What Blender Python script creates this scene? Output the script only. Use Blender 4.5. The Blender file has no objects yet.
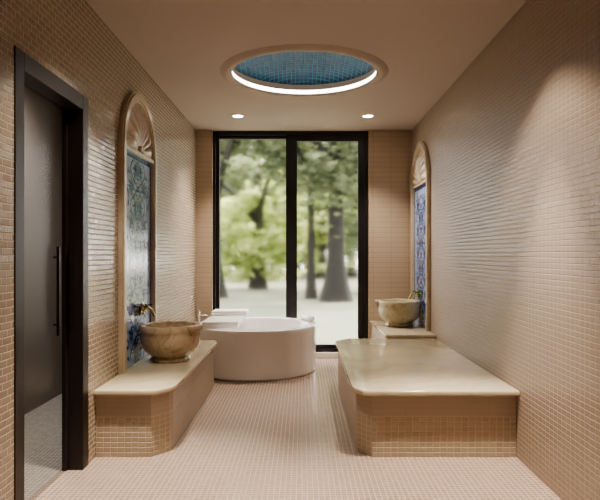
import bpy, bmesh, math, random
from mathutils import Vector, Matrix
PI = math.pi
rnd = random.Random(7)
COL = bpy.context.scene.collection

# ------------------------------------------------------------------ dimensions (metres)
XL, XR = -1.474, 1.53          # side walls
YB, YF = 8.07, -2.2            # back wall, wall behind the camera
H = 3.175                      # ceiling
DOME = (0.02, 5.56)

# ------------------------------------------------------------------ object helpers
def link(o, parent=None):
    COL.objects.link(o)
    if parent is not None: o.parent = parent
    return o

def obj(name, bm, mats, parent=None, smooth=False, loc=(0, 0, 0), recalc=True):
    me = bpy.data.meshes.new(name)
    if recalc: bmesh.ops.recalc_face_normals(bm, faces=bm.faces[:])
    bm.to_mesh(me); bm.free()
    if not isinstance(mats, (list, tuple)): mats = [mats]
    for m in mats: me.materials.append(m)
    if smooth:
        for p in me.polygons: p.use_smooth = True
        try: me.set_sharp_from_angle(angle=math.radians(38))
        except Exception: pass
    o = bpy.data.objects.new(name, me)
    o.location = loc
    return link(o, parent)

def tag(o, label, cat, group=None):
    o['label'] = label; o['category'] = cat
    if group: o['group'] = group
    return o

def thing(name, label, cat, loc=(0, 0, 0), rz=0, group=None):
    o = bpy.data.objects.new(name, None)
    o.empty_display_size = .1
    o.location = loc; o.rotation_euler = (0, 0, rz)
    link(o)
    return tag(o, label, cat, group)

def struct(o):
    o['kind'] = 'structure'; return o

def dup(root, loc, rz, label, group=None):
    r = root.copy(); COL.objects.link(r); r.location = loc; r.rotation_euler = (0, 0, rz)
    r['label'] = label
    if group: r['group'] = group
    for ch in list(root.children):
        c = ch.copy(); COL.objects.link(c); c.parent = r
        for g in list(ch.children):
            d = g.copy(); COL.objects.link(d); d.parent = c
    return r

# ------------------------------------------------------------------ mesh helpers
def box(bm, x0, x1, y0, y1, z0, z1, bevel=0, seg=2, mi=0):
    vs = [bm.verts.new((x, y, z)) for x in (x0, x1) for y in (y0, y1) for z in (z0, z1)]
    idx = [(0, 1, 3, 2), (4, 6, 7, 5), (0, 4, 5, 1), (2, 3, 7, 6), (0, 2, 6, 4), (1, 5, 7, 3)]
    fs = [bm.faces.new([vs[i] for i in q]) for q in idx]
    for f in fs: f.material_index = mi
    if bevel:
        es = list({e for f in fs for e in f.edges})
        bmesh.ops.bevel(bm, geom=es, offset=bevel, segments=seg, affect='EDGES', profile=.5)
    return bm

def prism(bm, pts, z0, z1, bevel=0, seg=3):
    a = [bm.verts.new((p[0], p[1], z0)) for p in pts]
    b = [bm.verts.new((p[0], p[1], z1)) for p in pts]
    n = len(pts)
    bot = bm.faces.new(list(reversed(a))); top = bm.faces.new(b)
    for i in range(n): bm.faces.new([a[i], a[(i+1) % n], b[(i+1) % n], b[i]])
    if bevel:
        es = list(top.edges) + list(bot.edges)
        bmesh.ops.bevel(bm, geom=es, offset=bevel, segments=seg, affect='EDGES', profile=.5)
    return bm

def lathe(bm, prof, n=48, c=(0, 0, 0), mod=None, close=False):
    rings = []
    for k, (r, z) in enumerate(prof):
        if r < 1e-6:
            rings.append([bm.verts.new((c[0], c[1], c[2]+z))]); continue
        ring = []
        for i in range(n):
            a = 2*PI*i/n
            rr = r if mod is None else mod(k, a, r)
            ring.append(bm.verts.new((c[0]+rr*math.cos(a), c[1]+rr*math.sin(a), c[2]+z)))
        rings.append(ring)
    prs = list(zip(rings, rings[1:]))
    if close: prs.append((rings[-1], rings[0]))
    for a, b in prs:
        if len(a) == 1 and len(b) == 1: continue
        for i in range(n):
            j = (i+1) % n
            if len(a) == 1: bm.faces.new((a[0], b[i], b[j]))
            elif len(b) == 1: bm.faces.new((a[i], a[j], b[0]))
            else: bm.faces.new((a[i], a[j], b[j], b[i]))
    return bm

def tube(bm, path, rad, n=12, caps=True):
    path = [Vector(p) for p in path]
    if not isinstance(rad, (list, tuple)): rad = [rad]*len(path)
    rings = []; up = None
    for i, p in enumerate(path):
        t = (path[min(i+1, len(path)-1)] - path[max(i-1, 0)]).normalized()
        if up is None:
            up = Vector((0, 0, 1)) if abs(t.z) < .9 else Vector((1, 0, 0))
        s = t.cross(up).normalized(); up = s.cross(t).normalized()
        rings.append([bm.verts.new(p + rad[i]*(math.cos(2*PI*k/n)*s + math.sin(2*PI*k/n)*up)) for k in range(n)])
    for a, b in zip(rings, rings[1:]):
        for k in range(n): bm.faces.new((a[k], a[(k+1) % n], b[(k+1) % n], b[k]))
    if caps:
        bm.faces.new(list(reversed(rings[0]))); bm.faces.new(rings[-1])
    return bm

# ------------------------------------------------------------------ material helpers
def new_mat(name):
    m = bpy.data.materials.new(name); m.use_nodes = True
    nt = m.node_tree; nt.nodes.clear()
    out = nt.nodes.new('ShaderNodeOutputMaterial')
    return m, nt, out

class NB:
    def __init__(s, nt): s.nt = nt
    def n(s, t, **kw):
        x = s.nt.nodes.new(t)
        for k, v in kw.items(): setattr(x, k, v)
        return x
    def l(s, a, b): s.nt.links.new(a, b)
    def m(s, op, a, b=None, c=None):
        x = s.n('ShaderNodeMath', operation=op)
        for i, v in enumerate((a, b, c)):
            if v is None: continue
            if isinstance(v, (int, float)): x.inputs[i].default_value = v
            else: s.l(v, x.inputs[i])
        return x.outputs[0]
    def mix(s, f, a, b):
        x = s.n('ShaderNodeMix', data_type='RGBA')
        for i, v in ((0, f), (6, a), (7, b)):
            if isinstance(v, (int, float)): x.inputs[i].default_value = v
            elif isinstance(v, (tuple, list)): x.inputs[i].default_value = (*v[:3], 1)
            else: s.l(v, x.inputs[i])
        return x.outputs[2]

def srgb(r, g, b):
    f = lambda c: (c/255/12.92) if c/255 <= .04045 else ((c/255+.055)/1.055)**2.4
    return (f(r), f(g), f(b))

def simple(name, col, rough=.5, metal=0, emis=0, noise=0, nscale=8, ior=1.5, coat=0):
    m, nt, out = new_mat(name); b = NB(nt)
    p = b.n('ShaderNodeBsdfPrincipled'); b.l(p.outputs[0], out.inputs[0])
    p.inputs['Roughness'].default_value = rough
    p.inputs['Metallic'].default_value = metal
    p.inputs['IOR'].default_value = ior
    p.inputs['Coat Weight'].default_value = coat
    if noise:
        tc = b.n('ShaderNodeTexCoord'); nz = b.n('ShaderNodeTexNoise')
        nz.inputs['Scale'].default_value = nscale; nz.inputs['Detail'].default_value = 4
        b.l(tc.outputs['Object'], nz.inputs[0])
        c = b.mix(nz.outputs[0], tuple(v*(1-noise) for v in col), tuple(min(1, v*(1+noise)) for v in col))
        b.l(c, p.inputs['Base Color'])
    else: p.inputs['Base Color'].default_value = (*col, 1)
    if emis:
        p.inputs['Emission Color'].default_value = (*col, 1); p.inputs['Emission Strength'].default_value = emis
    return m

def tile_mat(name, mode, w, h, c1, c2, grout, rough=.18, tilt=.05, gw=.07, stagger=True, bump=.4, rr=.2):
    """mosaic tiles: every tile its own tint, gloss and slight tilt"""
    m, nt, out = new_mat(name); b = NB(nt)
    tc = b.n('ShaderNodeTexCoord'); sx = b.n('ShaderNodeSeparateXYZ'); b.l(tc.outputs['Object'], sx.inputs[0])
    X, Y, Z = sx.outputs
    if mode == 'wall':
        gn = b.n('ShaderNodeNewGeometry'); sn = b.n('ShaderNodeSeparateXYZ'); b.l(gn.outputs['True Normal'], sn.inputs[0])
        u, v = b.m('SUBTRACT', b.m('MULTIPLY', Y, sn.outputs[0]), b.m('MULTIPLY', X, sn.outputs[1])), b.m('ADD', Z, .0003)
        u = b.m('ADD', u, 50.013)
    elif mode == 'floor': u, v = X, Y
    elif mode == 'polar':
        r = b.m('SQRT', b.m('ADD', b.m('MULTIPLY', X, X), b.m('MULTIPLY', Y, Y)))
        u, v = b.m('MULTIPLY', b.m('ARCTAN2', Y, X), .7), r
    vs = b.m('DIVIDE', v, h); row = b.m('FLOOR', vs)
    us = b.m('DIVIDE', u, w)
    if stagger:
        wn0 = b.n('ShaderNodeTexWhiteNoise', noise_dimensions='1D'); b.l(row, wn0.inputs['W'])
        us = b.m('ADD', us, b.m('MULTIPLY', b.m('MODULO', row, 2), .5))
        us = b.m('ADD', us, b.m('MULTIPLY', wn0.outputs['Value'], .25))
    col = b.m('FLOOR', us)
    fu = b.m('SUBTRACT', us, col); fv = b.m('SUBTRACT', vs, row)
    du = b.m('MULTIPLY', b.m('MINIMUM', fu, b.m('SUBTRACT', 1, fu)), w/h)
    dv = b.m('MINIMUM', fv, b.m('SUBTRACT', 1, fv))
    d = b.m('MINIMUM', du, dv)
    mr = b.n('ShaderNodeMapRange', interpolation_type='SMOOTHSTEP')
    b.l(d, mr.inputs[0]); mr.inputs[1].default_value = gw*.5; mr.inputs[2].default_value = gw*1.7
    mask = mr.outputs[0]
    cv = b.n('ShaderNodeCombineXYZ'); b.l(col, cv.inputs[0]); b.l(row, cv.inputs[1])
    wn = b.n('ShaderNodeTexWhiteNoise', noise_dimensions='3D'); b.l(cv.outputs[0], wn.inputs[0])
    tint = b.mix(wn.outputs['Value'], c1, c2)
    cc = b.mix(mask, grout, tint)
    p = b.n('ShaderNodeBsdfPrincipled'); b.l(p.outputs[0], out.inputs[0])
    b.l(cc, p.inputs['Base Color'])
    sc = b.n('ShaderNodeSeparateColor'); b.l(wn.outputs['Color'], sc.inputs[0])
    ro = b.m('MULTIPLY_ADD', sc.outputs[1], rr, rough)
    ro = b.m('ADD', b.m('MULTIPLY', b.m('SUBTRACT', 1, mask), .5), ro)
    b.l(ro, p.inputs['Roughness'])
    geo = b.n('ShaderNodeNewGeometry')
    sub = b.n('ShaderNodeVectorMath', operation='SUBTRACT'); b.l(wn.outputs['Color'], sub.inputs[0]); sub.inputs[1].default_value = (.5, .5, .5)
    scl = b.n('ShaderNodeVectorMath', operation='SCALE'); b.l(sub.outputs[0], scl.inputs[0]); scl.inputs['Scale'].default_value = tilt*2
    add = b.n('ShaderNodeVectorMath', operation='ADD'); b.l(geo.outputs['Normal'], add.inputs[0]); b.l(scl.outputs[0], add.inputs[1])
    nrm = b.n('ShaderNodeVectorMath', operation='NORMALIZE'); b.l(add.outputs[0], nrm.inputs[0])
    bp = b.n('ShaderNodeBump'); bp.inputs['Strength'].default_value = bump; bp.inputs['Distance'].default_value = .003
    b.l(mask, bp.inputs['Height']); b.l(nrm.outputs[0], bp.inputs['Normal'])
    b.l(bp.outputs[0], p.inputs['Normal'])
    return m

def marble(name, c1, c2, c3, scale=3, rough=.12, coat=0):
    m, nt, out = new_mat(name); b = NB(nt)
    tc = b.n('ShaderNodeTexCoord')
    n1 = b.n('ShaderNodeTexNoise'); n1.inputs['Scale'].default_value = scale; n1.inputs['Detail'].default_value = 6
    n1.inputs['Distortion'].default_value = 1.2
    b.l(tc.outputs['Object'], n1.inputs[0])
    r1 = b.n('ShaderNodeValToRGB'); b.l(n1.outputs[0], r1.inputs[0])
    r1.color_ramp.elements[0].position = .3; r1.color_ramp.elements[0].color = (*c1, 1)
    r1.color_ramp.elements[1].position = .68; r1.color_ramp.elements[1].color = (*c2, 1)
    n2 = b.n('ShaderNodeTexNoise'); n2.inputs['Scale'].default_value = scale*.7; n2.inputs['Detail'].default_value = 8
    n2.inputs['Distortion'].default_value = 2.0
    b.l(tc.outputs['Object'], n2.inputs[0])
    v = b.m('ABSOLUTE', b.m('SUBTRACT', n2.outputs[0], .5))
    mr = b.n('ShaderNodeMapRange'); b.l(v, mr.inputs[0]); mr.inputs[1].default_value = 0; mr.inputs[2].default_value = .035
    mr.inputs[3].default_value = .55; mr.inputs[4].default_value = 0
    cc = b.mix(mr.outputs[0], r1.outputs[0], c3)
    p = b.n('ShaderNodeBsdfPrincipled'); b.l(p.outputs[0], out.inputs[0]); b.l(cc, p.inputs['Base Color'])
    p.inputs['Roughness'].default_value = rough; p.inputs['Coat Weight'].default_value = coat
    return m

M = {}
M['wall'] = tile_mat('wall_mosaic', 'wall', .056, .034, srgb(148, 128, 110), srgb(153, 133, 115), srgb(184, 166, 146), rough=.36, tilt=.008, gw=.075, bump=1.0, rr=.04, stagger=False)  # grout lighter than the tiles: specular edge glints put into its colour
M['wall_left'] = tile_mat('wall_mosaic_glossy', 'wall', .09, .037, srgb(154, 136, 116), srgb(160, 142, 122), srgb(190, 174, 154), rough=.17, tilt=.012, gw=.08, bump=1.0, rr=.05)
M['wall_back'] = tile_mat('wall_mosaic_pale', 'wall', .25, .07, srgb(176, 156, 134), srgb(179, 159, 137), srgb(160, 140, 118), rough=.3, tilt=.006, gw=.04, bump=.4, rr=.05, stagger=False)
M['bench'] = tile_mat('bench_mosaic', 'wall', .05, .036, srgb(162, 143, 121), srgb(170, 151, 129), srgb(190, 172, 149), rough=.36, tilt=.002, gw=.08, stagger=False, bump=1.0, rr=.06)
M['band'] = tile_mat('bench_shade_band', 'wall', .6, .035, srgb(166, 148, 128), srgb(169, 151, 131), srgb(160, 142, 122), rough=.3, tilt=.002, gw=.05, stagger=False, bump=.15, rr=.02)  # groutless strip standing in for the shade below the slab overhang
M['floor'] = tile_mat('floor_mosaic', 'floor', .034, .03, srgb(146, 124, 110), srgb(160, 138, 122), srgb(190, 170, 152), rough=.15, tilt=.014, gw=.08, stagger=False, bump=.9, rr=.06)  # light grout carries the window's glitter lines as colour
M['dome'] = tile_mat('dome_mosaic', 'floor', .045, .045, srgb(2, 38, 64), srgb(8, 56, 86), srgb(60, 140, 176), rough=.4, tilt=.05, gw=.06, stagger=False, bump=.8)
M['hallfloor'] = tile_mat('hall_floor_mosaic', 'floor', .03, .03, srgb(165, 160, 152), srgb(185, 180, 172), srgb(130, 125, 120), rough=.3, tilt=.03, stagger=False)
M['ceiling'] = simple('ceiling_paint', srgb(182, 168, 156), .9, noise=.02, nscale=2)
M['hallwall'] = simple('hall_plaster', srgb(128, 120, 114), .8, noise=.05, nscale=3)
M['slab'] = marble('bench_marble', srgb(186, 172, 146), srgb(196, 184, 158), srgb(176, 162, 134), 1.6, .12)
M['frame_marble'] = marble('surround_marble', srgb(190, 172, 148), srgb(202, 186, 164), srgb(176, 156, 132), 3, .22)
M['basin'] = marble('basin_onyx', srgb(172, 150, 122), srgb(198, 178, 150), srgb(136, 112, 86), 5, .2)
M['basin_pale'] = marble('basin_cream_stone', srgb(190, 178, 148), srgb(204, 194, 166), srgb(160, 142, 110), 6, .25)
M['door_wood'] = simple('dark_brown_metal', srgb(34, 24, 20), .4, noise=.1, nscale=5)
M['win'] = simple('window_black_metal', srgb(26, 24, 23), .4, noise=.08, nscale=6)
M['acrylic'] = simple('tub_acrylic', srgb(240, 236, 234), .12, noise=.01, coat=.3)
M['towel'] = simple('towel_cotton', srgb(240, 238, 238), .95, noise=.03, nscale=60)
M['chrome'] = simple('chrome', (.75, .75, .76), .12, 1, noise=.03)
M['brass'] = simple('aged_brass', srgb(206, 196, 150), .25, 1, noise=.1, nscale=20)
M['bronze'] = simple('dark_bronze', srgb(48, 34, 30), .35, .7, noise=.1, nscale=20)
M['patina'] = simple('green_patina', srgb(70, 110, 50), .5, .2, noise=.2, nscale=30)
M['sill'] = simple('sill_stone', srgb(220, 208, 194), .4, noise=.04, nscale=6)
M['white_trim'] = simple('white_trim', srgb(235, 228, 216), .5, noise=.01)
M['led'] = simple('led_strip', (1.0, .93, .82), .5, emis=5, noise=0)
M['lens'] = simple('downlight_lens', (1.0, .9, .76), .5, emis=30)
# tile-panel glazes
GL = dict(rough=.10, coat=0)
M['glaze_white'] = simple('glaze_white', srgb(160, 174, 206), noise=.06, nscale=14, **GL)
M['glaze_cobalt'] = simple('glaze_cobalt', srgb(26, 52, 126), noise=.2, nscale=14, **GL)
M['glaze_navy'] = simple('glaze_navy', srgb(22, 32, 78), noise=.15, nscale=14, **GL)
M['glaze_turq'] = simple('glaze_turquoise', srgb(70, 120, 168), noise=.15, nscale=14, **GL)
M['glaze_grey'] = simple('glaze_blue_grey', srgb(112, 130, 168), noise=.1, nscale=14, **GL)

def glass_mat(name, rough, col=(1, 1, 1)):
    m, nt, out = new_mat(name); b = NB(nt)
    p = b.n('ShaderNodeBsdfPrincipled'); b.l(p.outputs[0], out.inputs[0])
    tc = b.n('ShaderNodeTexCoord'); nz = b.n('ShaderNodeTexNoise'); nz.inputs['Scale'].default_value = 1
    b.l(tc.outputs['Object'], nz.inputs[0])
    b.l(b.mix(nz.outputs[0], tuple(c*.99 for c in col), col), p.inputs['Base Color'])
    p.inputs['Roughness'].default_value = rough; p.inputs['Transmission Weight'].default_value = 1
    p.inputs['IOR'].default_value = 1.2
    return m
M['glass'] = glass_mat('window_glass', .11)
def thin_glass():
    m, nt, out = new_mat('door_glass'); b = NB(nt)
    t = b.n('ShaderNodeBsdfTransparent'); t.inputs[0].default_value = (.86, .85, .84, 1)
    g = b.n('ShaderNodeBsdfGlossy'); g.inputs['Roughness'].default_value = .3
    f = b.n('ShaderNodeLayerWeight'); f.inputs[0].default_value = .5
    x = b.n('ShaderNodeMixShader'); b.l(b.m('MULTIPLY_ADD', b.m('POWER', f.outputs[1], 5), .5, .01), x.inputs[0]); b.l(t.outputs[0], x.inputs[1]); b.l(g.outputs[0], x.inputs[2])
    b.l(x.outputs[0], out.inputs[0]); return m
M['door_glass'] = thin_glass()

# ================================================================== THE SETTING
T = .14
D0, D1, DZ = 2.97, 3.99, 2.52
bm = bmesh.new()
box(bm, XL-T, XL, YF, D0, 0, H+.1); box(bm, XL-T, XL, D1, YB+.3, 0, H+.1); box(bm, XL-T, XL, D0, D1, DZ, H+.1)
struct(obj('wall_left', bm, M['wall_left']))
bm = bmesh.new(); box(bm, XR, XR+T, YF, YB+.3, 0, H+.1); struct(obj('wall_right', bm, M['wall']))
WX0, WX1, WZ0 = -1.25, .927, .075
bm = bmesh.new()
box(bm, XL, WX0, YB, YB+.3, 0, H); box(bm, WX1, XR, YB, YB+.3, 0, H)
struct(obj('wall_back', bm, M['wall_back']))
bm = bmesh.new(); box(bm, XL-T, XR+T, YF-.15, YF, 0, H+.1); struct(obj('wall_front', bm, M['wall']))
bm = bmesh.new(); box(bm, XL-T, XR+T, YF-.15, YB+.3, -.12, 0); struct(obj('floor', bm, M['floor']))
bm = bmesh.new(); box(bm, WX0, WX1, YB, YB+.3, 0, WZ0, .004, 1); struct(obj('trim_1', bm, M['sill']))
# ceiling with the round opening
bm = bmesh.new()
cx, cy = DOME; RO = .70
x0, x1, y0, y1 = XL-T, XR+T, YF-.15, YB+.3
angs = sorted([2*PI*i/96 for i in range(96)] + [math.atan2(y-cy, x-cx) % (2*PI) for x in (x0, x1) for y in (y0, y1)])
inn, outr, top = [], [], []
for a in angs:
    c, s = math.cos(a), math.sin(a)
    t = min([((x1-cx)/c if c > 0 else (x0-cx)/c) if abs(c) > 1e-9 else 1e9, ((y1-cy)/s if s > 0 else (y0-cy)/s) if abs(s) > 1e-9 else 1e9])
    inn.append(bm.verts.new((cx+RO*c, cy+RO*s, H))); outr.append(bm.verts.new((cx+t*c, cy+t*s, H)))
n = len(angs)
for i in range(n): bm.faces.new((inn[i], inn[(i+1) % n], outr[(i+1) % n], outr[i]))
g = bmesh.ops.extrude_face_region(bm, geom=bm.faces[:])
bmesh.ops.translate(bm, vec=(0, 0, .12), verts=[v for v in g['geom'] if isinstance(v, bmesh.types.BMVert)])
struct(obj('ceiling', bm, M['ceiling']))

# side hall behind the glass door
hx = -2.5
for nm, bb, mt in (('wall_hall', (hx-.1, hx, .5, 8.4, 0, H), 'hallwall'), ('wall_hall_end', (hx, XL-T, 8.3, 8.4, 0, H), 'hallwall'),
                   ('wall_hall_front', (hx, XL-T, .5, .6, 0, H), 'hallwall')):
    bm = bmesh.new(); box(bm, *bb); struct(obj(nm, bm, M[mt]))
bm = bmesh.new(); box(bm, hx-.1, XL-T, .5, 8.4, -.12, 0); struct(obj('floor_hall', bm, M['hallfloor']))
bm = bmesh.new(); box(bm, hx-.1, XL-T, .5, 8.4, H, H+.12); struct(obj('ceiling_hall', bm, M['hallwall']))

# ------------------------------------------------------------------ door_1 (frame, glass leaf, pull handle and a bar for its reflection)
door = bpy.data.objects.new('door_1', None); link(door); door.location = (XL, (D0+D1)/2, 0); struct(door)
fw = .1; hy = (D1-D0)/2
bm = bmesh.new()
box(bm, -.135, .006, -hy, -hy+fw, 0, DZ, .003, 1); box(bm, -.135, .006, hy-fw, hy, 0, DZ, .003, 1); box(bm, -.135, .006, -hy+fw, hy-fw, DZ-fw, DZ, .003, 1)
obj('door_frame', bm, M['door_wood'], door)
bm = bmesh.new(); box(bm, -.118, -.106, -hy+fw, hy-fw, .004, DZ-fw); obj('glass_leaf', bm, M['door_glass'], door)
bm = bmesh.new(); box(bm, -.128, -.096, hy-fw-.022, hy-fw, .004, DZ-fw, .002, 1); obj('leaf_stile', bm, M['door_wood'], door)
for s, (hx_, hy_) in enumerate(((-.075, .21), (-.07, .385))):
    bm = bmesh.new()
    box(bm, hx_-.009, hx_+.009, hy_-.011, hy_+.011, .93, 1.5, .003, 2)
    if s == 0:
        for zz in (1.0, 1.43): tube(bm, [(hx_, hy_, zz), (-.108, hy_, zz)], .006, 10)
    else:  # second bar, on the jamb: the handle's reflection modelled as a solid
        for zz in (1.0, 1.43): tube(bm, [(hx_, hy_, zz), (hx_, hy-fw, zz)], .006, 10)
    obj('handle_mirror_pair', bm, M['bronze'], door)

# ------------------------------------------------------------------ window_1
win = bpy.data.objects.new('window_1', None); link(win); win.location = ((WX0+WX1)/2, 8.13, 0); struct(win)
ox = (WX0+WX1)/2
def wbox(name, x0, x1, y0, y1, z0, z1, mt='win', bev=.004):
    bm = bmesh.new(); box(bm, x0-ox, x1-ox, y0, y1, z0, z1, bev, 1); return obj(name, bm, M[mt], win)
bm = bmesh.new()
box(bm, WX0-ox, WX0+.035-ox, 0, .14, WZ0, H-.002); box(bm, WX1-.05-ox, WX1-ox, 0, .14, WZ0, H-.002)
box(bm, WX0+.035-ox, WX1-.05-ox, 0, .14, H-.055, H-.002); box(bm, WX0+.035-ox, WX1-.05-ox, 0, .14, WZ0, WZ0+.05)
obj('window_frame', bm, M['win'], win)
def sash(xa, xb, y, st_l, st_r, tt, name='sash'):
    z0, z1 = WZ0+.05, H-.055
    bm = bmesh.new()
    box(bm, xa-ox, xa+st_l-ox, y, y+.05, z0, z1); box(bm, xb-st_r-ox, xb-ox, y, y+.05, z0, z1)
    box(bm, xa+st_l-ox, xb-st_r-ox, y, y+.05, z1-tt, z1); box(bm, xa+st_l-ox, xb-st_r-ox, y, y+.05, z0, z0+.05)
    s = obj(name, bm, M['win'], win)
    bm = bmesh.new(); box(bm, xa+st_l-ox, xb-st_r-ox, y+.02, y+.028, z0+.05, z1-tt)
    obj('glass_pane', bm, M['glass'], s)
    return s
sash(WX0+.035, -.10, .075, .048, .12, .04)
sash(-.225, WX1-.05, .02, .155, .09, .085)
# hook: slide handle
bm = bmesh.new(); box(bm, -.17-ox, -.15-ox, -.012, .02, 1.0, 1.25, .004, 1); obj('slide_handle', bm, M['win'], win)

# ================================================================== ROUND CEILING LIGHT WITH BLUE MOSAIC DOME
sk = thing('mosaic_dome_light', 'round recessed ceiling dome of blue mosaic ringed by a glowing white light strip', 'ceiling light', (cx, cy, H))
bm = bmesh.new()
lathe(bm, [(.80, .0), (.795, -.004), (.745, -.026), (.735, -.028), (.692, -.024), (.688, -.022), (.686, -.002)], 128, close=False)
obj('rim_moulding', bm, M['ceiling'], sk, smooth=True)
bm = bmesh.new(); lathe(bm, [(.687, -.002), (.69, .04)], 128); obj('light_strip', bm, M['led'], sk, smooth=True)
bm = bmesh.new()
pr = [(.69, .04), (.715, .045), (.715, .06)] + [(.715*math.cos(t*PI/2/14), .06+.20*math.sin(t*PI/2/14)) for t in range(1, 14)] + [(0, .26)]
lathe(bm, pr, 128); obj('mosaic_dome', bm, M['dome'], sk, smooth=True)

# ------------------------------------------------------------------ recessed downlights
def make_downlight(loc, label, grp):
    t = thing('recessed_downlight', label, 'ceiling light', loc, 0, grp)
    bm = bmesh.new(); lathe(bm, [(.078, 0), (.078, -.004), (.064, -.006), (.06, -.003), (.058, .0)], 40); obj('trim_ring', bm, M['white_trim'], t, smooth=True)
    bm = bmesh.new(); lathe(bm, [(0, -.002), (.06, -.002)], 40); obj('lens', bm, M['lens'], t)
    return t
dl = make_downlight((-.80, 7.25, H), 'small round recessed downlight near the window, left one of two', 'recessed ceiling downlights')
dup(dl, (.825, 7.25, H), 0, 'small round recessed downlight near the window, right one of two')

# ================================================================== BENCHES
def inset(pts, dx):    # pts are (x,y,nx,ny)
    return [(x-nx*dx, y-ny*dx) for x, y, nx, ny in pts]
SZ = .49
# left bench
lb = thing('washing_bench', 'long low mosaic-clad bench with cream marble top along the left wall', 'bench', (-1.2, 4.1, 0))
def rel(pts, o): return [(x-o[0], y-o[1]) for x, y in pts]
Ls = [(XL+.002, 4.09), (-1.06, 4.09), (-1.03, 4.10), (-.95, 4.20), (-.93, 4.26), (-.925, 4.32), (-.925, 6.30), (-.94, 6.40), (-.985, 6.47), (-1.05, 6.5), (XL+.002, 6.5)]
Lb = [(XL+.002, 4.14), (-1.077, 4.14), (-.975, 4.26), (-.96, 4.32), (-.96, 6.30), (-.975, 6.38), (-1.03, 6.45), (-1.08, 6.465), (XL+.002, 6.465)]
bm = bmesh.new(); prism(bm, rel(Lb, (-1.2, 4.1)), 0, .29); obj('tiled_base', bm, M['bench'], lb)
bm = bmesh.new(); prism(bm, rel(Lb, (-1.2, 4.1)), .29, SZ-.04); obj('shade_band', bm, M['band'], lb)  # overhang shade built as its own strip
bm = bmesh.new(); prism(bm, rel(Ls, (-1.2, 4.1)), SZ-.04, SZ, .012, 3); obj('marble_top', bm, M['slab'], lb, smooth=True)
# right bench
rb = thing('heated_bench', 'wide low mosaic-clad bench with broad polished cream marble top along the right wall', 'bench', (.95, 4.1, 0))
Rs = [(XR-.002, 4.07), (.46, 4.07), (.43, 4.08), (.375, 4.17), (.365, 4.24), (.365, 6.36), (.375, 6.42), (.49, 6.57), (.53, 6.6), (XR-.002, 6.6)]
Rb = [(XR-.002, 4.14), (.50, 4.14), (.40, 4.27), (.395, 4.32), (.395, 6.34), (.41, 6.41), (.51, 6.54), (.55, 6.56), (XR-.002, 6.56)]
bm = bmesh.new(); prism(bm, rel(Rb, (.95, 4.1)), 0, .29); obj('tiled_base', bm, M['bench'], rb)
bm = bmesh.new(); prism(bm, rel(Rb, (.95, 4.1)), .29, SZ-.04); obj('shade_band', bm, M['band'], rb)  # overhang shade as a strip, same as the left bench
bm = bmesh.new(); prism(bm, rel(Rs, (.95, 4.1)), SZ-.04, SZ, .012, 3); obj('marble_top', bm, M['slab'], rb, smooth=True)
# counter behind the right bench
CZ = .53
ct = thing('basin_counter', 'small mosaic-clad counter with cream stone top in the back right corner', 'counter', (1.2, 7.3, 0))
bm = bmesh.new(); box(bm, .965-1.2, XR-.002-1.2, 6.6-7.3, YB-7.3, 0, CZ-.035); obj('tiled_base', bm, M['bench'], ct)
bm = bmesh.new(); box(bm, .945-1.2, XR-.002-1.2, 6.6-7.3, YB-7.3, CZ-.035, CZ, .008, 2); obj('marble_top', bm, M['slab'], ct, smooth=True)

# ================================================================== ARCHED NICHE PANELS
# local frame: +x out of the wall into the room, y along the wall, z up (z=0 on the bench)
def arc_pts(r, z0, n=28, a0=0, a1=PI): return [(r*math.cos(a0+(a1-a0)*i/n), z0+r*math.sin(a0+(a1-a0)*i/n)) for i in range(n+1)]

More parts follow.
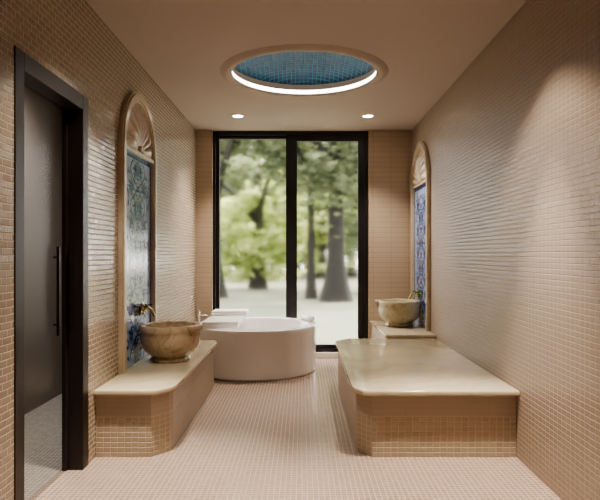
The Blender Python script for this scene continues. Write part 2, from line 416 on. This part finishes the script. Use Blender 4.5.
def pattern(bm, W, Hh):
    """glazed vine pattern: everything mirrored about y=0; flat shapes, tiny steps outward"""
    r = random.Random(11)
    lay = [0]
    def poly(pts, mi, depth):
        for sgn in (1, -1):
            if sgn < 0 and abs(sum(p[0] for p in pts)/len(pts)) < .002: continue
            depth += .00013 if sgn < 0 else 0
            vs = [bm.verts.new((depth, sgn*p[0], p[1])) for p in pts]
            if len(vs) < 3: continue
            if sgn < 0: vs = vs[::-1]
            f = bm.faces.new(vs); f.material_index = mi
    def leaf(y, z, L, wd, a, mi, d, bend=.25):
        pts = []
        N = 8
        for side in (1, -1):
            rng = range(N+1) if side == 1 else range(N-1, 0, -1)
            for i in rng:
                t = i/N
                w_ = wd*math.sin(PI*t)**.8*side
                lx = L*t; ly = w_ + bend*L*math.sin(PI*t*.9)
                pts.append((y+lx*math.cos(a)-ly*math.sin(a), z+lx*math.sin(a)+ly*math.cos(a)))
        poly(pts, mi, d)
    def rosette(y, z, R_, mi, mc, d):
        pts = [(y+R_*(1+.22*math.cos(6*a))*math.cos(a), z+R_*(1+.22*math.cos(6*a))*math.sin(a)) for a in [2*PI*i/36 for i in range(36)]]
        poly(pts, mi, d)
        poly([(y+.45*R_*math.cos(a), z+.45*R_*math.sin(a)) for a in [2*PI*i/14 for i in range(14)]], mc, d+.0006)
    def stem(path, w_, mi, d):
        for (a, b) in zip(path, path[1:]):
            dx, dz = b[0]-a[0], b[1]-a[1]; L = math.hypot(dx, dz) or 1
            nx, nz = -dz/L*w_/2, dx/L*w_/2
            poly([(a[0]+nx, a[1]+nz), (b[0]+nx, b[1]+nz), (b[0]-nx, b[1]-nz), (a[0]-nx, a[1]-nz)], mi, d)
    hw = W/2
    # border band
    poly([(hw-.06, 0), (hw, 0), (hw, Hh), (hw-.06, Hh)], 1, .0006)
    poly([(0, Hh-.06), (hw-.06, Hh-.06), (hw-.06, Hh), (0, Hh)], 1, .0006)
    z = .04
    while z < Hh-.03:
        rosette(hw-.03, z, .017, 3, 0, .0012); z += .075
    y = .037
    while y < hw-.07:
        rosette(y, Hh-.03, .017, 3, 0, .0012); y += .075
    # ogival lattice with medallions
    P = .46
    k = 0; z0 = -.1
    while z0 < Hh+.2:
        path = [(.02+ .30*math.sin(PI*i/16)**1.3, z0+P*i/16) for i in range(17)]
        path = [(a, b) for a, b in path if .0 < b < Hh-.07]
        if len(path) > 1: stem(path, .022, 1, .0009)
        path2 = [(.36-.30*math.sin(PI*i/16)**1.3, z0+P/2*0+P*i/16) for i in range(17)]
        path2 = [(min(a, hw-.07), b) for a, b in path2 if 0 < b < Hh-.07]
        if len(path2) > 1: stem(path2, .014, 4, .0007)
        zc = z0+P/2
        if .08 < zc < Hh-.18:
            # palmette medallion on the axis
            for (R_, mi, d) in ((.105, 2, .0012), (.082, 0, .0016), (.062, 1, .002), (.034, 3, .0024)):
                pts = [(R_*.8*math.sin(a)*(1+.08*math.cos(10*a)), zc+R_*1.25*-math.cos(a)*(1+.08*math.cos(10*a)) + (.25*R_ if a > 2.9 else 0)) for a in [PI*i/20 for i in range(21)]]
                poly(pts, mi, d)
            for a in (.2, .75, 1.3):
                leaf(.085, zc-.03, .12, .022, a, 1, .0014); leaf(.085, zc-.05, .10, .02, -a, 3, .0013)
        zr = z0+P
        if .06 < zr < Hh-.15:
            rosette(.0, zr, .04, 1, 0, .0026); rosette(.30, zr, .05, 2, 3, .0022)
            for a in (.4, 1.4, 2.3, -1.0, -2.2): leaf(.30, zr, .13, .024, a, 1 if a > 0 else 4, .0013)
        z0 += P; k += 1
    for _ in range(170):
        y, z = r.uniform(.03, hw-.16), r.uniform(.05, Hh-.22)
        leaf(y, z, r.uniform(.06, .12), r.uniform(.009, .02), r.uniform(-PI, PI), r.choice([1, 1, 2, 3, 4]), .0010+r.random()*.0002, r.uniform(-.3, .3))
    for _ in range(26):
        rosette(r.uniform(.03, hw-.10), r.uniform(.05, Hh-.13), r.uniform(.014, .026), r.choice([1, 3, 2]), 0, .0018)

def make_niche(loc, rz, label, base, grp):
    t = thing('arched_wall_panel', label, 'wall panel', loc, rz, grp)
    Wo, pil, pr_ = 1.09, .10, .045
    zs = 2.34-base            # springing height above the bench
    ho = Wo/2
    hi = ho-pil
    # surround: outer outline minus the inner opening, as quad strip
    def surround(bm, outer_r, inner_r, d0, d1):
        N = 32
        o_ = [(outer_r, 0)] + arc_pts(outer_r, zs, N) + [(-outer_r, 0)]
        i_ = [(inner_r, 0)] + arc_pts(inner_r, zs, N) + [(-inner_r, 0)]
        A = [[bm.verts.new((d, p[0], p[1])) for p in L] for d in (d0, d1) for L in (o_, i_)]
        ob, ib, of, if_ = A
        for k in range(len(o_)-1):
            bm.faces.new((of[k], of[k+1], if_[k+1], if_[k])); bm.faces.new((of[k], ob[k], ob[k+1], of[k+1])); bm.faces.new((if_[k], if_[k+1], ib[k+1], ib[k]))
        bm.faces.new((of[0], if_[0], ib[0], ob[0])); bm.faces.new((of[-1], ob[-1], ib[-1], if_[-1]))
    bm = bmesh.new()
    surround(bm, ho, hi, .001, pr_*.75); surround(bm, ho-.02, hi+.02, .001, pr_)
    obj('marble_surround', bm, M['frame_marble'], t, smooth=False)
    # lintel between panel and shell
    bm = bmesh.new(); box(bm, .001, .034, -hi, hi, zs-.015, zs+.02, .004, 1); obj('lintel', bm, M['frame_marble'], t)
    # shell fan
    bm = bmesh.new()
    N, R0, R1 = 90, .05, hi-.005
    rings = []
    zc = zs+.02
    for j in range(9):
        f = j/8
        R_ = R0+(R1-R0)*f
        ring = []
        for i in range(N+1):
            a = PI*i/N
            fl = abs(math.sin(a*9))           # nine flutes
            lobe = 1+.0*fl
            dep = .010 + .05*(fl**.5)*math.sin(PI*min(1, f*1.05)**1.2)*.9 + .01*(1-f)
            zz = zc+R_*math.sin(a)*.97
            ring.append(bm.verts.new((dep, R_*math.cos(a), zz)))
        rings.append(ring)
    for a_, b_ in zip(rings, rings[1:]):
        for i in range(N): bm.faces.new((a_[i], a_[i+1], b_[i+1], b_[i]))
    hub = [bm.verts.new((.05, .055*math.cos(PI*i/16), zc+.055*math.sin(PI*i/16))) for i in range(17)]
    hb = [bm.verts.new((.002, .06*math.cos(PI*i/16), zc+.06*math.sin(PI*i/16))) for i in range(17)]
    bm.faces.new(hub)
    for i in range(16): bm.faces.new((hub[i], hub[i+1], hb[i+1], hb[i]))
    obj('shell_carving', bm, M['frame_marble'], t, smooth=True)
    # glazed tile panel
    bm = bmesh.new()
    vs = [bm.verts.new(p) for p in ((.004, -hi, 0), (.004, hi, 0), (.004, hi, zs-.015), (.004, -hi, zs-.015))]
    bm.faces.new(vs).material_index = 0
    bm2 = bmesh.new(); pattern(bm2, 2*hi/.7, (zs-.015)/.7); bmesh.ops.scale(bm2, vec=(1, .7, .7), verts=bm2.verts)
    bmesh.ops.translate(bm2, vec=(.004, 0, 0), verts=bm2.verts)
    me = bpy.data.meshes.new('tmp'); bm2.to_mesh(me); bm2.free(); bm.from_mesh(me); bpy.data.meshes.remove(me)
    bmesh.ops.recalc_face_normals(bm, faces=bm.faces[:])
    for f in bm.faces:
        if f.normal.x < 0: f.normal_flip()
    obj('glazed_tile_panel', bm, [M['glaze_white'], M['glaze_cobalt'], M['glaze_navy'], M['glaze_turq'], M['glaze_grey']], t, recalc=False)
    return t
NLy, NRy = 5.195, 7.43
make_niche((XL, NLy, SZ), 0, 'tall arched marble surround with shell carving and blue floral tiles on the left wall', SZ, 'arched tile panels')
make_niche((XR, NRy, CZ), PI, 'tall arched marble surround with shell carving and blue floral tiles on the right wall', CZ, 'arched tile panels')

# ================================================================== BASINS
def make_basin(loc, rz, label, mat, grp):
    t = thing('stone_basin', label, 'basin', loc, rz, grp)
    R_, hB = .27, .325
    outer = [(0, .0), (.15, .0), (.168, .006), (.172, .02), (.165, .034), (.158, .042), (.175, .055), (.216, .085), (.248, .125), (.260, .17), (.264, .225), (.262, .255), (.268, .265), (.272, .28), (.272, .312), (.266, .325),
             (.236, .325), (.228, .318), (.222, .28), (.20, .2), (.15, .13), (.07, .10), (0, .098)]
    def mod(k, a, r):
        if 1 <= k <= 4: return r*(1+.045*abs(math.sin(a*9)))   # scalloped foot
        return r
    bm = bmesh.new(); lathe(bm, outer, 108, mod=mod)
    obj('bowl', bm, mat, t, smooth=True)
    for q in (0, 1, 2, 3):
        a = PI/4+q*PI/2 + .3
        bm = bmesh.new()
        box(bm, .238, .306, -.085, .085, .288, .328, .008, 2)
        box(bm, .25, .292, -.065, .065, .262, .290, .006, 2)
        box(bm, .25, .280, -.04, .04, .238, .266, .006, 2)
        bmesh.ops.rotate(bm, cent=(0, 0, 0), matrix=Matrix.Rotation(a, 3, 'Z'), verts=bm.verts)
        if (Vector((math.cos(a+rz), 0, 0)).x < -.2 and loc[0] < 0) or (math.cos(a+rz) > .2 and loc[0] > 0): bm.free(); continue
        obj('rim_lug', bm, mat, t, smooth=True)
    bm = bmesh.new(); lathe(bm, [(0, .102), (.022, .102), (.024, .1), (.024, .096)], 24); obj('drain', bm, M['brass'], t)
    return t
make_basin((XL+.283, 5.25, SZ), 0, 'round carved brown stone basin on the left bench', M['basin'], 'carved stone basins')
make_basin((XR-.285, NRy, CZ), .35, 'round carved cream stone basin on the back right counter', M['basin_pale'], 'carved stone basins')

# ------------------------------------------------------------------ wall taps
def make_tap(loc, rz, label, knob, grp):
    t = thing('wall_tap', label, 'tap', loc, rz, grp)
    bm = bmesh.new()
    tube(bm, [(.0, 0, 0), (.012, 0, 0), (.014, 0, 0)], [.045, .045, .03], 28)
    tube(bm, [(.012, 0, 0), (.05, 0, 0), (.06, 0, .0)], [.022, .03, .02], 20)
    tube(bm, [(.04, -.09, 0), (.04, .09, 0)], .014, 16)
    obj('body', bm, M['brass'], t, smooth=True)
    bm = bmesh.new()
    pth = [(.05+.10*i/10, 0, .035*math.sin(PI*i/10)-.045*(i/10)**3) for i in range(11)]
    tube(bm, pth, [.016-.0004*i for i in range(11)], 16)
    tube(bm, [(.045, 0, .01), (.045, 0, .045), (.045, 0, .07), (.045, 0, .085)], [.014, .022, .012, .003], 16)
    obj('spout', bm, M['brass'], t, smooth=True)
    for s in (-1, 1):
        bm = bmesh.new()
        tube(bm, [(.04, s*.088, 0), (.045, s*.088, .03), (.05, s*.088, .045)], [.013, .01, .014], 14)
        for a in range(4):
            v = Vector((math.cos(a*PI/2+.4), math.sin(a*PI/2+.4), .0))*1.3
            c = Vector((.05, s*.088, .048))
            tube(bm, [c, c+v*.02, c+v*.034, c+v*.045], [.006, .006, .010, .004], 10)
        tube(bm, [(.04, s*.088, -.0), (.04, s*.088, -.03)], [.014, .008], 12)
        obj('handle', bm, knob, t, smooth=True)
    return t
make_tap((XL+.0072, 5.18, .94), 0, 'ornate brass wall tap with dark cross handles above the brown basin', M['bronze'], 'brass wall taps')
make_tap((XR-.0072, NRy, .92), PI, 'ornate brass wall tap with green handles above the cream basin', M['patina'], 'brass wall taps')

# ================================================================== BATHTUB
TC = (-.585, 7.335); TR = .77
tb = thing('bathtub', 'large round freestanding white bathtub in front of the window', 'bathtub', (*TC, 0))
ho = .575
pr = [(.0, .0), (TR-.03, .0), (TR-.022, .008), (TR-.012, .02), (TR-.008, .2), (TR-.004, .5), (TR, ho-.035), (TR, ho-.012), (TR-.006, ho-.003), (TR-.02, ho), (TR-.085, ho), (TR-.098, ho-.006), (TR-.11, ho-.03),
      (TR-.135, .3), (TR-.18, .18), (TR-.28, .125), (.2, .11), (0, .108)]
bm = bmesh.new(); lathe(bm, pr, 128); obj('shell', bm, M['acrylic'], tb, smooth=True)
bm = bmesh.new(); lathe(bm, [(0, .112), (.03, .112), (.034, .108)], 28); obj('drain', bm, M['chrome'], tb)
# headrest
bm = bmesh.new(); box(bm, -.05, .05, -.15, .15, -.035, .04, .028, 5)
for v in bm.verts: v.co.x += .5*v.co.y*v.co.y
bmesh.ops.rotate(bm, cent=(0, 0, 0), matrix=Matrix.Rotation(-.12, 3, 'Y'), verts=bm.verts)
hr = obj('bath_headrest', bm, M['acrylic'], None, smooth=True, loc=(.062, 7.57, ho+.0405)); hr.rotation_euler = (0, 0, .36)
tag(hr, 'small white padded headrest on the right rim of the round bathtub', 'headrest')
# shelf across the left of the tub
bm = bmesh.new(); box(bm, -.215, .215, -.60, .52, 0, .078, .010, 3); sh = obj('bath_shelf', bm, M['acrylic'], None, smooth=True, loc=(-.965, 7.40, ho+.0005))
tag(sh, 'long white box shelf laid across the left side of the bathtub', 'shelf')
# folded towel
tw = thing('folded_towel', 'folded white towel lying at the window end of the bath shelf', 'towel', (-.95, 7.70, ho+.079))
for k in range(2):
    bm = bmesh.new(); box(bm, -.235+.006*k, .235-.004*k, -.15+.004*k, .15-.006*k, .027*k, .027*k+.027, .011, 4)
    for v in bm.verts: v.co.z += .002*math.sin(v.co.x*21)*math.cos(v.co.y*17)*(1 if v.co.z > .01 else 0)
    obj('towel_fold', bm, M['towel'], tw, smooth=True)
# bath mixer
bt = thing('bath_tap', 'slim chrome tap standing on the left rim of the bathtub', 'tap', (-1.295, 7.30, ho))
bm = bmesh.new(); lathe(bm, [(0, 0), (.028, 0), (.028, .006), (.016, .01), (.013, .02), (.013, .13), (.016, .135), (.016, .155), (.0, .158)], 24); obj('pillar', bm, M['chrome'], bt, smooth=True)
bm = bmesh.new(); tube(bm, [(0, 0, .10), (.04, 0, .108), (.08, 0, .106), (.105, 0, .09)], [.010, .010, .009, .009], 14); obj('spout', bm, M['chrome'], bt, smooth=True)
bm = bmesh.new(); tube(bm, [(0, 0, .155), (-.01, 0, .168), (-.03, 0, .18)], [.006, .005, .006], 10); obj('lever', bm, M['chrome'], bt, smooth=True)

# ================================================================== GARDEN
def ground_mat():
    m, nt, out = new_mat('pale_garden_ground'); b = NB(nt)
    tc = b.n('ShaderNodeTexCoord'); nz = b.n('ShaderNodeTexNoise'); nz.inputs['Scale'].default_value = .35; nz.inputs['Detail'].default_value = 5
    b.l(tc.outputs['Object'], nz.inputs[0])
    p = b.n('ShaderNodeBsdfPrincipled'); p.inputs['Roughness'].default_value = .9
    b.l(b.mix(nz.outputs[0], srgb(92, 94, 76), srgb(128, 128, 108)), p.inputs['Base Color']); b.l(p.outputs[0], out.inputs[0]); return m
M['ground'] = ground_mat()
bm = bmesh.new(); box(bm, -40, 40, 8.4, 60, -.3, -.06); struct(obj('ground', bm, M['ground']))

def leaf_mat(name, c1, c2, tr=.5):
    m, nt, out = new_mat(name); b = NB(nt)
    oi = b.n('ShaderNodeTexCoord'); nz = b.n('ShaderNodeTexNoise'); nz.inputs['Scale'].default_value = 1.1; nz.inputs['Detail'].default_value = 3
    b.l(oi.outputs['Object'], nz.inputs[0])
    mr = b.n('ShaderNodeMapRange'); b.l(nz.outputs[0], mr.inputs[0]); mr.inputs[1].default_value = .35; mr.inputs[2].default_value = .65
    c = b.mix(mr.outputs[0], c1, c2)
    d = b.n('ShaderNodeBsdfDiffuse'); t = b.n('ShaderNodeBsdfTranslucent'); b.l(c, d.inputs[0]); b.l(c, t.inputs[0])
    x = b.n('ShaderNodeMixShader'); x.inputs[0].default_value = tr; b.l(d.outputs[0], x.inputs[1]); b.l(t.outputs[0], x.inputs[2]); b.l(x.outputs[0], out.inputs[0])
    return m
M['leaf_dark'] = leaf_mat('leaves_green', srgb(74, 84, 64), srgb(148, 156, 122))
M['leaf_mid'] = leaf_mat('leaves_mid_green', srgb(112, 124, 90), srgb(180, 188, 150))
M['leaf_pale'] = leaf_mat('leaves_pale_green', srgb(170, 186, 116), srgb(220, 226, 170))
M['bark'] = simple('bark', srgb(26, 23, 19), .9, noise=.35, nscale=5)

def foliage(bm, blobs, n, size, seed):
    r = random.Random(seed)
    tot = sum(b[3]*b[4]*b[5] for b in blobs)
    clumps = []
    for (bx, by, bz, rx, ry, rz) in blobs:
        k = max(4, int(9*rx*rz))
        for _ in range(k):
            a, c_, q = r.uniform(0, 2*PI), r.uniform(-1, 1), r.uniform(.35, 1)**.5
            h_ = math.sqrt(1-c_*c_)
            f = r.uniform(.20, .38)
            clumps.append((bx+rx*q*h_*math.cos(a), by+ry*q*h_*math.sin(a), bz+rz*q*c_, f*rx*1.2, f*ry*1.2, f*rz*.75))
    tot = sum(b[3]*b[4]*b[5] for b in clumps)
    for (bx, by, bz, rx, ry, rz) in clumps:
        for _ in range(int(n*rx*ry*rz/tot)):
            while True:
                p = Vector((r.uniform(-1, 1), r.uniform(-1, 1), r.uniform(-1, 1)))
                if .25 < p.length < 1: break
            p = Vector((bx+p.x*rx, by+p.y*ry, bz+p.z*rz))
            s = size*r.uniform(.6, 1.4)
            M3 = Matrix.Rotation(r.uniform(0, 6.28), 3, 'Z') @ Matrix.Rotation(r.uniform(-1.2, 1.2), 3, 'X')
            q = [(-.5, 0, 0), (0, -.28, 0), (.6, 0, 0), (0, .28, 0)]
            bm.faces.new([bm.verts.new(p + M3 @ (Vector(c)*s)) for c in q])

def tree(loc, label, trunk_r, trunk_h, blobs, n, size, lm, seed, flare=1.6, lean=0, limbs=3, grp='garden trees', name='garden_tree'):
    t = thing(name, label, 'tree', loc, 0, grp)
    bm = bmesh.new()
    path = [(lean*(i/8)**1.5, .12*math.sin(i*.9+seed), trunk_h*i/8-.05) for i in range(9)]
    rad = [trunk_r*(1+(flare-1)*max(0, 1-i/1.6)) * (1-.05*i) for i in range(9)]
    tube(bm, path, rad, 18)
    r = random.Random(seed)
    for k in range(limbs):
        a = 2*PI*k/limbs+r.random(); z0 = trunk_h*r.uniform(.55, .9)
        L = trunk_h*r.uniform(.4, .6)
        p0 = Vector((lean*.6, 0, z0))
        tube(bm, [p0 + Vector((math.cos(a)*L*s, math.sin(a)*L*s, L*(s**.8))) for s in (0, .25, .5, .75, 1)], [trunk_r*.5, trunk_r*.42, trunk_r*.33, trunk_r*.22, trunk_r*.1], 10)
    obj('trunk', bm, M['bark'], t, smooth=True)
    bm = bmesh.new(); foliage(bm, blobs, n, size, seed)
    obj('crown', bm, lm, t, recalc=False)
    return t

# two large trees right of the centre
def pxx(px, d): return (px-302)/580*d
tree((pxx(336, 18.5), 18.5, 0), 'thick-trunked leafy garden tree with flared base seen through the right pane', .30, 5.5,
     [(0, -.7, 2.9, 1.7, .5, .9), (.2, -.7, 3.9, 1.6, .5, .9), (0, 0, 5.8, 3.0, 2.2, 2.6), (-1.6, .5, 4.0, 1.5, 1.3, 1.1), (1.7, .3, 3.8, 1.5, 1.3, 1.3), (.3, -.5, 3.0, 1.6, .9, .8), (-1.0, -.3, 2.9, 1.0, .8, .7)], 5200, .30, M['leaf_dark'], 3, flare=1.9)
tree((pxx(311, 19.5), 19.5, 0), 'slender-trunked leafy garden tree left of the thick one in the right pane', .15, 5.2,
     [(0, 0, 5.6, 1.7, 1.5, 2.2), (-.5, 0, 3.5, .9, .8, .8)], 2600, .28, M['leaf_mid'], 5, flare=1.5)
tree((pxx(372, 24), 24, 0), 'dark leafy garden tree behind the right edge of the window', .3, 5,
     [(0, 0, 4.6, 2.2, 2.2, 3.2), (.2, 0, 2.2, 1.2, 1.2, 1.1)], 3600, .34, M['leaf_dark'], 6)
# left pane
tree((pxx(214, 20), 20, 0), 'dark green garden tree spreading over the top of the left pane', .3, 5,
     [(.4, 0, 6.2, 2.7, 1.8, 1.9), (-.3, 0, 4.3, 1.0, 1.0, 1.0), (.2, 0, 1.3, .5, .5, .9)], 4800, .32, M['leaf_dark'], 8)
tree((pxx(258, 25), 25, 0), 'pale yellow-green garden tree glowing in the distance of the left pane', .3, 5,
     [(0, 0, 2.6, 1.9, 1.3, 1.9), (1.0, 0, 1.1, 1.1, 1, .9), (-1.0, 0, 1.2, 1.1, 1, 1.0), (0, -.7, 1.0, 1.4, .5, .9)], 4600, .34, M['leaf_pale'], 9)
bt_ = 0
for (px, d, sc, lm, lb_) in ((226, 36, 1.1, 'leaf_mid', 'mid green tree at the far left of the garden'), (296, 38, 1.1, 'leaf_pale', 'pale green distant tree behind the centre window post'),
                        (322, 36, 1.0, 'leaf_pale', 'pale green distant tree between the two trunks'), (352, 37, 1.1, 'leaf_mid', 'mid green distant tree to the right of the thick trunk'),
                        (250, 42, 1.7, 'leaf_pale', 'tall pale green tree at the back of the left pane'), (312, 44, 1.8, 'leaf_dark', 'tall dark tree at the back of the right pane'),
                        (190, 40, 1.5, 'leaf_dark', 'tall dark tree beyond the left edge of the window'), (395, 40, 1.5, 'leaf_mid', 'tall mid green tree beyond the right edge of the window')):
    bt_ += 1
    tree((pxx(px, d), d, 0), lb_, .28*sc, 4*sc, [(0, 0, 4.2*sc, 2.5*sc, 2, 3.1*sc), (.5, 0, 1.6*sc, 1.9*sc, 1.6, 1.35*sc)], 3600, .42*sc**.5, M[lm], 20+bt_)

# ================================================================== LIGHT
w = bpy.data.worlds.new('World'); bpy.context.scene.world = w; w.use_nodes = True
nt = w.node_tree; nt.nodes.clear(); b = NB(nt)
out = b.n('ShaderNodeOutputWorld'); bg = b.n('ShaderNodeBackground'); b.l(bg.outputs[0], out.inputs[0])
sky = b.n('ShaderNodeTexSky', sky_type='HOSEK_WILKIE'); sky.sun_direction = Vector((.5, -.3, .8)).normalized(); sky.turbidity = 5
mixs = b.mix(.8, sky.outputs[0], (1.0, .98, .94)); b.l(mixs, bg.inputs[0]); bg.inputs[1].default_value = 5.5

def lamp(kind, name, loc, energy, color, rot=(0, 0, 0), **kw):
    d = bpy.data.lights.new(name, kind); d.energy = energy; d.color = color
    for k, v in kw.items(): setattr(d, k, v)
    o = bpy.data.objects.new(name, d); o.location = loc; o.rotation_euler = rot; COL.objects.link(o); return o
lamp('SUN', 'sunlight', (0, 20, 20), 9, (1, .95, .85), rot=(math.radians(-28), math.radians(38), 0), angle=.02)
WARM = (1, .91, .80)
for x, y in ((-.80, 7.25), (.825, 7.25)):
    lamp('SPOT', 'downlight_beam', (x, y, H-.02), 110, WARM, spot_size=math.radians(100), spot_blend=.7, shadow_soft_size=.03)
for x in (-1.0, 1.03):
    lamp('SPOT', 'downlight_core', (x, 3.55, H-.02), 430, WARM, spot_size=math.radians(50), spot_blend=.9, shadow_soft_size=.05)
for x, y, e in ((-.80, 3.5, 75), (.85, 3.5, 75), (-1.0, 1.2, 35), (1.05, 1.2, 35), (0, -.8, 40)):
    lamp('SPOT', 'downlight_beam', (x, y, H-.02), e, WARM, spot_size=math.radians(100), spot_blend=.4, shadow_soft_size=.04)
lamp('SPOT', 'hall_lamp', (-2.05, 4.7, H-.05), 170, (1, .96, .92), spot_size=math.radians(150), spot_blend=1, shadow_soft_size=.15)

# ================================================================== CAMERA
cam = bpy.data.cameras.new('camera'); co = bpy.data.objects.new('camera', cam); COL.objects.link(co)
co.location = (0, 0, 1.45); co.rotation_euler = (PI/2, 0, 0)
cam.sensor_fit = 'HORIZONTAL'; cam.sensor_width = 36; cam.lens = 36*580/600
cam.shift_x = -2/600; cam.shift_y = 4/600; cam.clip_start = .05; cam.clip_end = 300
sc = bpy.context.scene; sc.camera = co
sc.view_settings.view_transform = 'AgX'; sc.view_settings.look = 'AgX - Medium High Contrast'; sc.view_settings.exposure = .68
